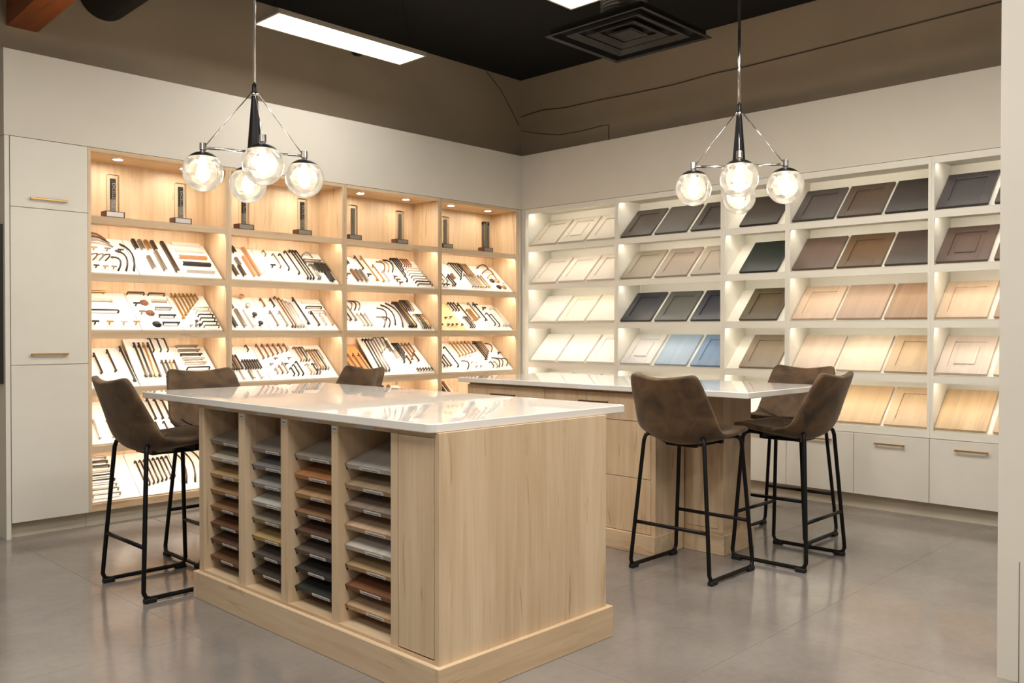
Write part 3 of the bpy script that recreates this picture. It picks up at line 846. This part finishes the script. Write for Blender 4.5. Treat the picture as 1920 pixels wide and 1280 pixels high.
ZU = 0.886
BX0, BX1, BY0, BY1 = 1.888, 2.772, 2.150, 3.810
PLT = 0.122
i1 = thing('front_island', 'oak front island with four slot columns of finish samples', 'island', ((BX0 + BX1) / 2, 3.0, 0))
px0, px1, py0, py1 = BX0 - 0.02, BX1 + 0.024, BY0 - 0.02, BY1 + 0.02
box('plinth', px0, px1, py1 - 0.02, py1, 0, PLT, oak_x, i1, 0.002)
box('plinth', px0, px1, py0, py0 + 0.02, 0, PLT, oak_x, i1, 0.002)
box('plinth', px0, px0 + 0.02, py0 + 0.02, py1 - 0.02, 0, PLT, oak_y, i1, 0.002)
box('plinth', px1 - 0.02, px1, py0 + 0.02, py1 - 0.02, 0, PLT, oak_y, i1, 0.002)
box('end_panel', BX0, BX1, BY0, BY0 + 0.02, PLT - 0.02, ZU, oak_z, i1, 0.001)
box('end_panel', BX0, BX1, BY1 - 0.045, BY1, PLT - 0.02, ZU, oak_z, i1, 0.001)
box('rear_panel', BX1 - 0.02, BX1, BY0 + 0.02, BY1 - 0.045, 0.05, ZU, oak_z, i1)
box('inner_back', 2.42, 2.436, BY0 + 0.02, BY1 - 0.045, 0.05, ZU, oak_z, i1)
box('slot_floor', BX0, 2.42, BY0 + 0.02, BY1 - 0.045, PLT - 0.018, 0.133, oak_y, i1)
box('top_rail', BX0 + 0.004, 2.42, BY0 + 0.02, BY1 - 0.045, ZU - 0.018, ZU, oak_y, i1)
cols = [(3.452, 3.765), (3.114, 3.397), (2.760, 3.063), (2.404, 2.719)]
for a_, c_ in ((3.397, 3.452), (3.063, 3.114), (2.719, 2.760), (2.366, 2.404)):
    box('divider', BX0 + 0.001, 2.42, a_, c_, 0.133, ZU - 0.018, oak_z, i1)
box('filler_panel', BX0 + 0.001, BX0 + 0.019, BY0 + 0.020, BY0 + 0.024, 0.134, ZU - 0.018, oak_z, i1)
box('door', BX0 + 0.0005, BX0 + 0.019, 2.178, 2.3625, 0.138, ZU - 0.019, oak_z, i1, 0.001)
for k, y in enumerate((3.60, 3.25, 2.91, 2.56)):
    box('header_label', BX0 + 0.001, BX0 + 0.0038, y - 0.06, y + 0.05, ZU - 0.016, ZU - 0.004, paper, i1)
for y in (3.4245, 3.0885, 2.7395):
    t_ = box('divider_tag', BX0 - 0.0005, BX0 + 0.0012, y - 0.016, y + 0.016, ZU - 0.042, ZU - 0.022, paper, i1)
    box('print', BX0 - 0.0009, BX0 - 0.0004, y - 0.011, y + 0.011, ZU - 0.034, ZU - 0.029, ink, t_)
TILT = Matrix.Rotation(R(-19), 4, 'Y')
zs = [0.708 - 0.0755 * k for k in range(8)]
for (c0, c1) in cols:
    for z in zs:
        for a_, c_ in ((c0, c0 + 0.012), (c1 - 0.012, c1)):
            rn = inst('runner', B().box(0.006, 0.36, a_, c_, -0.010, -0.0006).mesh('runner', oak_x), i1)
            rn.matrix_local = Matrix.Translation(Vector((1.93, 0, z)) - WL[i1]) @ TILT
o = tag(obj('countertop', rounded_slab(1.862, 2.925, 2.160, 4.375, ZU, 0.917, 0.028), quartz_m, origin=(2.4, 3.2, ZU)), 'glossy white quartz countertop on the front oak island', 'countertop')

SL = [
    [('grey-brown', (150, 138, 124)), ('cream', (214, 202, 180)), ('wheat', (194, 160, 112)), ('honey', (178, 138, 94)), ('tan brown', (150, 112, 78)), ('red-brown', (114, 76, 50)), ('cocoa brown', (108, 78, 58)), ('chestnut', (120, 84, 54))],
    [('warm grey', (158, 148, 138)), ('cool grey', (148, 144, 140)), ('silver grey', (166, 160, 154)), ('white-grey', (202, 196, 186)), ('khaki grey', (150, 138, 118)), ('yellow oak', (192, 162, 106)), ('dark grey', (94, 86, 78)), ('dark brown', (72, 62, 54))],
    [('stone grey', (174, 163, 150)), ('orange-brown', (186, 126, 78)), ('light oak', (190, 150, 106)), ('mid brown', (150, 112, 80)), ('deep brown', (102, 74, 58)), ('ash brown', (102, 90, 80)), ('near-black', (56, 52, 48)), ('black-green', (48, 51, 47))],
    [('pale stone', (202, 193, 183)), ('beige', (178, 152, 122)), ('driftwood', (152, 132, 114)), ('peach oak', (206, 174, 140)), ('whitewashed', (206, 196, 184)), ('straw', (190, 160, 120)), ('rust brown', (132, 86, 54)), ('blond', (206, 172, 136))],
]
CN = ['leftmost', 'second', 'third', 'rightmost']
ON = ['top', 'second', 'third', 'fourth', 'fifth', 'sixth', 'seventh', 'lowest']
for ci, (c0, c1) in enumerate(cols):
    for k, (nm, rgb) in enumerate(SL[ci]):
        z = zs[k]
        s = thing('finish_sample', f"{nm} finish sample slab, {ON[k]} in the {CN[ci]} slot column of the front island", 'sample', mtx=Matrix.Translation((1.93, (c0 + c1) / 2, z)) @ TILT, group='finish sample slabs in the front island')
        hw = (c1 - c0) / 2
        rgb = tuple(int(v * 0.93) for v in rgb)
        sm = wood('slab_%d_%d' % (ci, k), rgb, tuple(int(v * 0.86) for v in rgb), 'x', 0.5, bands=14, knots=False)
        j = random.uniform(-0.004, 0.004)
        inst('slab', B().box(-0.004 + j, 0.37, -hw + 0.004, hw - 0.004, 0, 0.021, 0.0015).mesh('slab', sm), s)
        m = random.uniform(-0.02, 0.02) - 0.01
        tw = random.uniform(0.045, 0.065)
        tg = inst('tag', B().box(-0.0056 + j, -0.0038 + j, m - tw, m + tw, 0.002, 0.014).mesh('tag', paper), s)
        inst('print', B().box(-0.0062 + j, -0.0055 + j, m - tw * .8, m + tw * .75, 0.006, 0.009).mesh('print', ink), tg)
        inst('bracket', B().box(-0.006, 0.005, hw - 0.0038, hw - 0.0006, -0.004, 0.021).mesh('bracket', chrome), s)

# rear island
CX0, CX1 = 3.944, 4.53
i2 = thing('rear_island', 'oak rear island with drawers and a leg under its overhang', 'island', (4.2, 3.4, 0))
box('carcass', CX0 + 0.02, CX1, 2.722, 4.208, 0.05, ZU, oak_z, i2)
box('plinth', CX0 - 0.018, CX1, 2.717, 4.225, 0, 0.107, oak_y, i2, 0.002)
box('end_stile', CX0, CX0 + 0.02, 2.722, 2.752, 0.108, ZU, oak_z, i2)
hy2 = bar_pull_mesh(0.205, 'y', plain('dark_brass', (116, 84, 48), 0.35, 0.8))
for y0, y1 in ((2.7545, 3.5285), (3.5315, 4.206)):
    for z0, z1 in ((0.110, 0.4085), (0.4115, 0.7215), (0.7245, 0.872)):
        d = box('drawer', CX0, CX0 + 0.0195, y0, y1, z0, z1, oak_z, i2, 0.001)
        if z1 > 0.8:
            inst('handle', hy2, d, Matrix.Translation(Vector((CX0, (y0 + y1) / 2, z1 - 0.055)) - WL[d]))
lg = box('support_leg', 4.224, 4.525, 2.474, 2.7165, 0.0, ZU, oak_z, i2, 0.001)
box('leg_plinth', 4.206, 4.541, 2.458, 2.7160, 0.0, 0.107, oak_y, lg, 0.002)
box('leg_panel', 4.219, 4.2235, 2.50, 2.70, 0.14, 0.70, oak_z, lg)
o = tag(obj('countertop', rounded_slab(3.892, 4.75, 2.145, 4.245, ZU + 0.001, 0.918, 0.006), quartz_m, origin=(4.3, 3.2, ZU)), 'glossy white quartz countertop on the rear oak island', 'countertop')


# ------------------------------------------------------------ bar stools
def make_stool(label):
    st = thing('bar_stool', label, 'stool', (0, 0, 0), 'brown suede bar stools')
    # shell: side profile (x forward, z up), half width, curl of the side edges
    prof = [(.226, .704, .160, .0), (.238, .722, .192, .0), (.215, .733, .206, .004), (.13, .722, .218, .012), (.03, .701, .225, .026), (-.06, .681, .226, .050), (-.125, .680, .232, .072),
            (-.178, .708, .232, .082), (-.208, .766, .226, .080), (-.228, .838, .216, .068), (-.246, .903, .210, .052), (-.260, .958, .202, .040), (-.270, .992, .192, .033), (-.274, 1.006, .172, .030)]
    nS = 9
    b = B()
    grid = []
    n = len(prof)
    for i, (x, z, hw, cu) in enumerate(prof):
        a = prof[max(0, i - 1)]; c = prof[min(n - 1, i + 1)]
        t = Vector((c[0] - a[0], 0, c[1] - a[1])).normalized()
        nr = Vector((t.z, 0, -t.x))            # towards the sitter
        if nr.z < 0 and nr.x < 0:
            nr = -nr
        row = []
        for j in range(nS):
            s = -1 + 2 * j / (nS - 1)
            p = Vector((x, s * hw, z)) + nr * cu * (abs(s) ** 2.2)
            if i >= n - 3:
                p.z -= 0.012 * (1 - abs(s)) ** 1.0 * (i - n + 4) / 3
            row.append(b.bm.verts.new(p))
        grid.append(row)
    for i in range(n - 1):
        for j in range(nS - 1):
            b.bm.faces.new((grid[i][j], grid[i][j + 1], grid[i + 1][j + 1], grid[i + 1][j]))
    me = b.mesh('seat_shell', suede_m, True)
    # the shell thickens outwards (down / back): check orientation
    s_ = inst('seat_shell', me, st)
    so = s_.modifiers.new('thick', 'SOLIDIFY'); so.thickness = 0.034
    up = sum((p.normal.z for p in me.polygons[:40]))
    so.offset = -1 if up > 0 else 1
    su = s_.modifiers.new('round', 'SUBSURF'); su.levels = su.render_levels = 2
    # welt seam across the bend of the seat
    inst('seam', B().tube([(-.120 + 0.045 * abs(y / .2) ** 2.2, y, 0.684 + 0.064 * abs(y / .2) ** 2.2) for y in [k * 0.02 for k in range(-10, 11)]], 0.004, 6).mesh('seam', suede_m, True), st)

    for s in (-1, 1):
        zb = 0.018
        yb_, yt = 0.232 * s, 0.185 * s
        pts = [(-.09, .085 * s, .652), (-.135, .132 * s, .690), (-.152, .156 * s, .698), (-.164, .170 * s, .690), (-.170, .177 * s, .665), (-.205, .226 * s, .10), (-.208, .230 * s, .05), (-.198, yb_, .026), (-.175, yb_, zb),
               (0, yb_, zb), (.175, yb_, zb), (.198, yb_, .026), (.207, .230 * s, .05), (.203, .226 * s, .10), (.172, .186 * s, .655), (.165, .176 * s, .676), (.150, .155 * s, .684), (.10, 0.09 * s, .672)]
        inst('leg_frame', B().tube(pts, 0.0105, 10).mesh('leg_frame', black_metal, True), st)
        for x in (-.180, .180):
            g = B().box(x - 0.028, x + 0.028, yb_ - 0.014, yb_ + 0.014, 0.0, 0.022, 0.004)
            inst('glide', g.mesh('glide', rubber), st)
    f = (0.245 - 0.1) / 0.54
    for x, z in ((-.205 + .037 * f, .245), (.203 - .035 * f, .252)):
        yy = .226 - .04 * f
        inst('footrest', B().cyl((x, -yy, z), (x, yy, z), 0.0095, seg=10).mesh('footrest', black_metal, True), st)
    p = B().box(-.10, .12, -.07, .07, .638, .646, 0.002)
    p.box(-.105, -.080, -.09, .09, .640, .656, 0.002).box(.09, .112, -.12, .12, .646, .676, 0.002)
    inst('seat_plate', p.mesh('seat_plate', black_metal), st)
    return st


proto = make_stool('stool at the far left, seen from behind, left end of front island')
STOOLS = [
    (1.872, 4.118, 0, None),
    (2.345, 4.452, -90, 'stool facing the camera at the left end of the front island'),
    (2.920, 4.300, 180, 'stool behind the front island, only its back top showing'),
    (3.868, 2.447, 0, 'nearest right-hand stool, its suede back turned to the camera'),
    (4.430, 2.195, 90, 'stool at the right end of the rear island, seen from side'),
    (4.905, 2.462, 180, 'stool on the far side of the rear island, facing camera'),
]
for k, (x, y, a, lab) in enumerate(STOOLS):
    s = proto if k == 0 else copy_tree(proto)
    s.matrix_world = Matrix.Translation((x, y, 0)) @ Matrix.Rotation(R(a), 4, 'Z')
    if lab:
        s['label'] = lab


# ------------------------------------------------------------ pendant lamps
def pendant(x, y, arms, label, rod_dark):
    zc = 1.99
    p = thing('pendant_lamp', label, 'lamp', (x, y, ZC), 'four-globe pendant lamps')
    obj('canopy', B().lathe([(0, 0), (0.06, 0), (0.06, -0.02), (0, -0.025)], (x, y, ZC), 20), black_metal, p, smooth=False)
    obj('rod', B().cyl((x, y, 2.43), (x, y, rod_dark), 0.0075, seg=12), chrome, p, smooth=True)
    obj('rod_upper', B().cyl((x, y, rod_dark), (x, y, ZC - 0.02), 0.0078, seg=12), black_metal, p, smooth=True)
    obj('cone', B().lathe([(0, 2.445), (0.011, 2.44), (0.013, 2.40), (0.035, 2.115), (0.035, 2.09), (0, 2.085)], (x, y, 0), 24), black_metal, p, smooth=True)
    obj('collar', B().lathe([(0.012, 2.397), (0.021, 2.395), (0.021, 2.381), (0.013, 2.379)], (x, y, 0), 20), chrome, p, smooth=True)
    r_ = 0.096
    for dx, dy in arms:
        ex, ey = x + dx, y + dy
        d = Vector((dx, dy, 0)).normalized()
        obj('arm', B().cyl((x + d.x * 0.02, y + d.y * 0.02, 2.105), (ex, ey, 2.105), 0.0065, seg=10), chrome, p, smooth=True)
        obj('guy_wire', B().cyl((x + d.x * 0.02, y + d.y * 0.02, 2.388), (ex - d.x * 0.012, ey - d.y * 0.012, 2.117), 0.0026, seg=6), chrome, p, smooth=True)
        obj('socket', B().lathe([(0, 2.128), (0.016, 2.128), (0.0165, 2.094), (0.012, 2.09), (0.012, 2.06), (0, 2.06)], (ex, ey, 0), 16), chrome, p, smooth=False)
        cap = [((r_ + 0.001) * math.sin(a), zc + (r_ + 0.001) * math.cos(a)) for a in [R(q) for q in range(0, 46, 5)]]
        obj('globe_cap', B().lathe(cap + [(r_ * 0.66, zc + r_ * 0.70), (0, zc + r_ * 0.86)], (ex, ey, 0), 24), black_metal, p, smooth=True)
        g = obj('globe', B().lathe([(r_ * math.sin(R(q)), zc + r_ * math.cos(R(q))) for q in range(40, 181, 10)], (ex, ey, 0), 32), globe_m, p, smooth=True)
        bl = obj('bulb', B().lathe([(0, zc + 0.070), (0.013, zc + 0.068), (0.014, zc + 0.045), (0.024, zc + 0.022), (0.031, zc - 0.004), (0.028, zc - 0.026), (0.015, zc - 0.042), (0, zc - 0.046)], (ex, ey, 0), 16), bulb_m, p, smooth=True)
    return p


pendant(2.245, 3.935, [(-.224, .093), (-.118, -.280), (.122, .283), (.223, -.095)], 'left pendant lamp of four glowing glass globes over front island', ZC - 0.1)
pendant(4.245, 2.398, [(-.160, .182), (-.262, -.150), (.30, .170), (.110, -.212)], 'right pendant lamp of four glowing glass globes over rear island', 2.84)


# ------------------------------------------------------------ things under the ceiling
def ceiling_light(x0, x1, y0, y1, z, label):
    t = thing('ceiling_light', label, 'light', ((x0 + x1) / 2, (y0 + y1) / 2, z), 'flat ceiling light panels')
    b = B()
    fm = plain('light_frame', (190, 180, 160), 0.4, 0.3)
    e = 0.014
    b.box(x0, x1, y0, y0 + e, z, z + 0.03).box(x0, x1, y1 - e, y1, z, z + 0.03).box(x0, x0 + e, y0 + e, y1 - e, z, z + 0.03).box(x1 - e, x1, y0 + e, y1 - e, z, z + 0.03)
    obj('frame', b, fm, t)
    box('diffuser', x0 + e, x1 - e, y0 + e, y1 - e, z + 0.004, z + 0.010, panel_m, t)
    box('housing', x0 + e, x1 - e, y0 + e, y1 - e, z + 0.012, z + 0.03, dark_metal, t)
    box('driver_box', (x0 + x1) / 2 - 0.1, (x0 + x1) / 2 + 0.1, (y0 + y1) / 2 - 0.04, (y0 + y1) / 2 + 0.04, z + 0.03, z + 0.07, dark_metal, t)
    for px in (x0 + 0.12, x1 - 0.12):
        for py in (y0 + 0.03, y1 - 0.03):
            obj('hanger', B().cyl((px, py, z + 0.03), (px, (y0 + y1) / 2, ZC), 0.0015, seg=6), dark_metal, t)
    return t


ceiling_light(2.93, 4.137, 4.845, 5.150, 3.2, 'long flat ceiling light panel hanging near the left wall')
ceiling_light(2.955, 4.160, 3.200, 3.506, 3.2, 'flat ceiling light panel cut off by the top of the picture')

vent_m = plain('vent_black', (22, 18, 15), 0.5, 0.2)
vt = thing('air_vent', 'square black air diffuser with stepped louvres under the ceiling', 'vent', (4.815, 3.555, 3.2))
hs, cx, cy = 0.40, 4.815, 3.555
for k in range(4):
    a_, c_, z = hs - 0.10 * k, hs - 0.10 * k - (0.030 if k == 0 else 0.062), 3.2 + 0.006 * k
    b = B()
    # sloping square ring
    ro = [b.bm.verts.new((cx + sx * a_, cy + sy * a_, z)) for sx, sy in ((-1, -1), (1, -1), (1, 1), (-1, 1))]
    ri = [b.bm.verts.new((cx + sx * c_, cy + sy * c_, z + (0.004 if k == 0 else 0.018))) for sx, sy in ((-1, -1), (1, -1), (1, 1), (-1, 1))]
    ro2 = [b.bm.verts.new(v.co + Vector((0, 0, 0.006))) for v in ro]
    ri2 = [b.bm.verts.new(v.co + Vector((0, 0, 0.006))) for v in ri]
    for q in range(4):
        q2 = (q + 1) % 4
        b.bm.faces.new((ro[q], ro[q2], ri[q2], ri[q])); b.bm.faces.new((ro2[q], ri2[q], ri2[q2], ro2[q2]))
        b.bm.faces.new((ro[q], ro2[q], ro2[q2], ro[q2])); b.bm.faces.new((ri[q], ri[q2], ri2[q2], ri2[q]))
    obj('rim' if k == 0 else 'louvre', b, vent_m, vt)
box('center_plate', cx - 0.072, cx + 0.072, cy - 0.072, cy + 0.072, 3.222, 3.227, vent_m, vt)
pl = B().box(cx - 0.371, cx + 0.371, cy - 0.371, cy + 0.371, 3.246, 3.250)
for sx, sy in ((-1, 0), (1, 0), (0, -1), (0, 1)):
    pl.box(cx + sx * 0.3725 - (0.0015 if sx else 0.371), cx + sx * 0.3725 + (0.0015 if sx else 0.371), cy + sy * 0.3725 - (0.0015 if sy else 0.371), cy + sy * 0.3725 + (0.0015 if sy else 0.371), 3.204, 3.250)
obj('plenum', pl, plain('vent_inside', (10, 9, 8), 0.8), vt)
ring = []
for k in range(41):
    ring.append((0.150 + (0.007 if k % 2 else 0), 3.251 + 0.0112 * k))
obj('flexible_duct', B().lathe([(0, 3.251)] + ring + [(0, 3.699)], (cx - 0.05, cy + 0.0, 0), 28), plain('duct_foil', (150, 146, 140), 0.35, 0.7), vt)
tag(obj('dome_camera', B().lathe([(0, 0), (0.03, 0.004), (0.05, 0.022), (0.058, 0.05), (0.058, 0.085), (0, 0.085)], (4.318, YB - 0.06, 3.478), 20), plain('dome_black', (26, 24, 22), 0.3), origin=(4.318, YB - 0.06, 3.478), smooth=True),
    'small black dome camera under the long light panel on wall', 'camera')

# timber beam and black duct meeting the wall at the top left corner
bm_ = B()
sl = 0.045
for_b = []
for y, dz in ((YB - 0.001, 0), (2.6, (YB - 2.6) * sl)):
    for x in (1.732, 1.907):
        for z in (3.093, 3.36):
            for_b.append(bm_.bm.verts.new((x, y, z + dz)))
v = for_b
for f in ((0, 1, 3, 2), (4, 6, 7, 5), (0, 4, 5, 1), (2, 3, 7, 6), (0, 2, 6, 4), (1, 5, 7, 3)):
    bm_.bm.faces.new([v[k] for k in f])
tag(obj('ceiling_beam', bm_, wood('beam_fir', (176, 96, 40), (120, 58, 22), 'y', 0.4), origin=(1.82, 4.3, 3.1)), 'orange stained timber beam entering the top left corner', 'beam')
tag(obj('round_duct', B().cyl((2.315, YB - 0.001, 3.435), (2.315, 4.45, 3.47), 0.165, seg=28), plain('duct_black', (12, 11, 11), 0.6), origin=(2.36, 5.2, 3.42), smooth=True), 'round black duct passing into the wall beside the timber beam', 'duct')
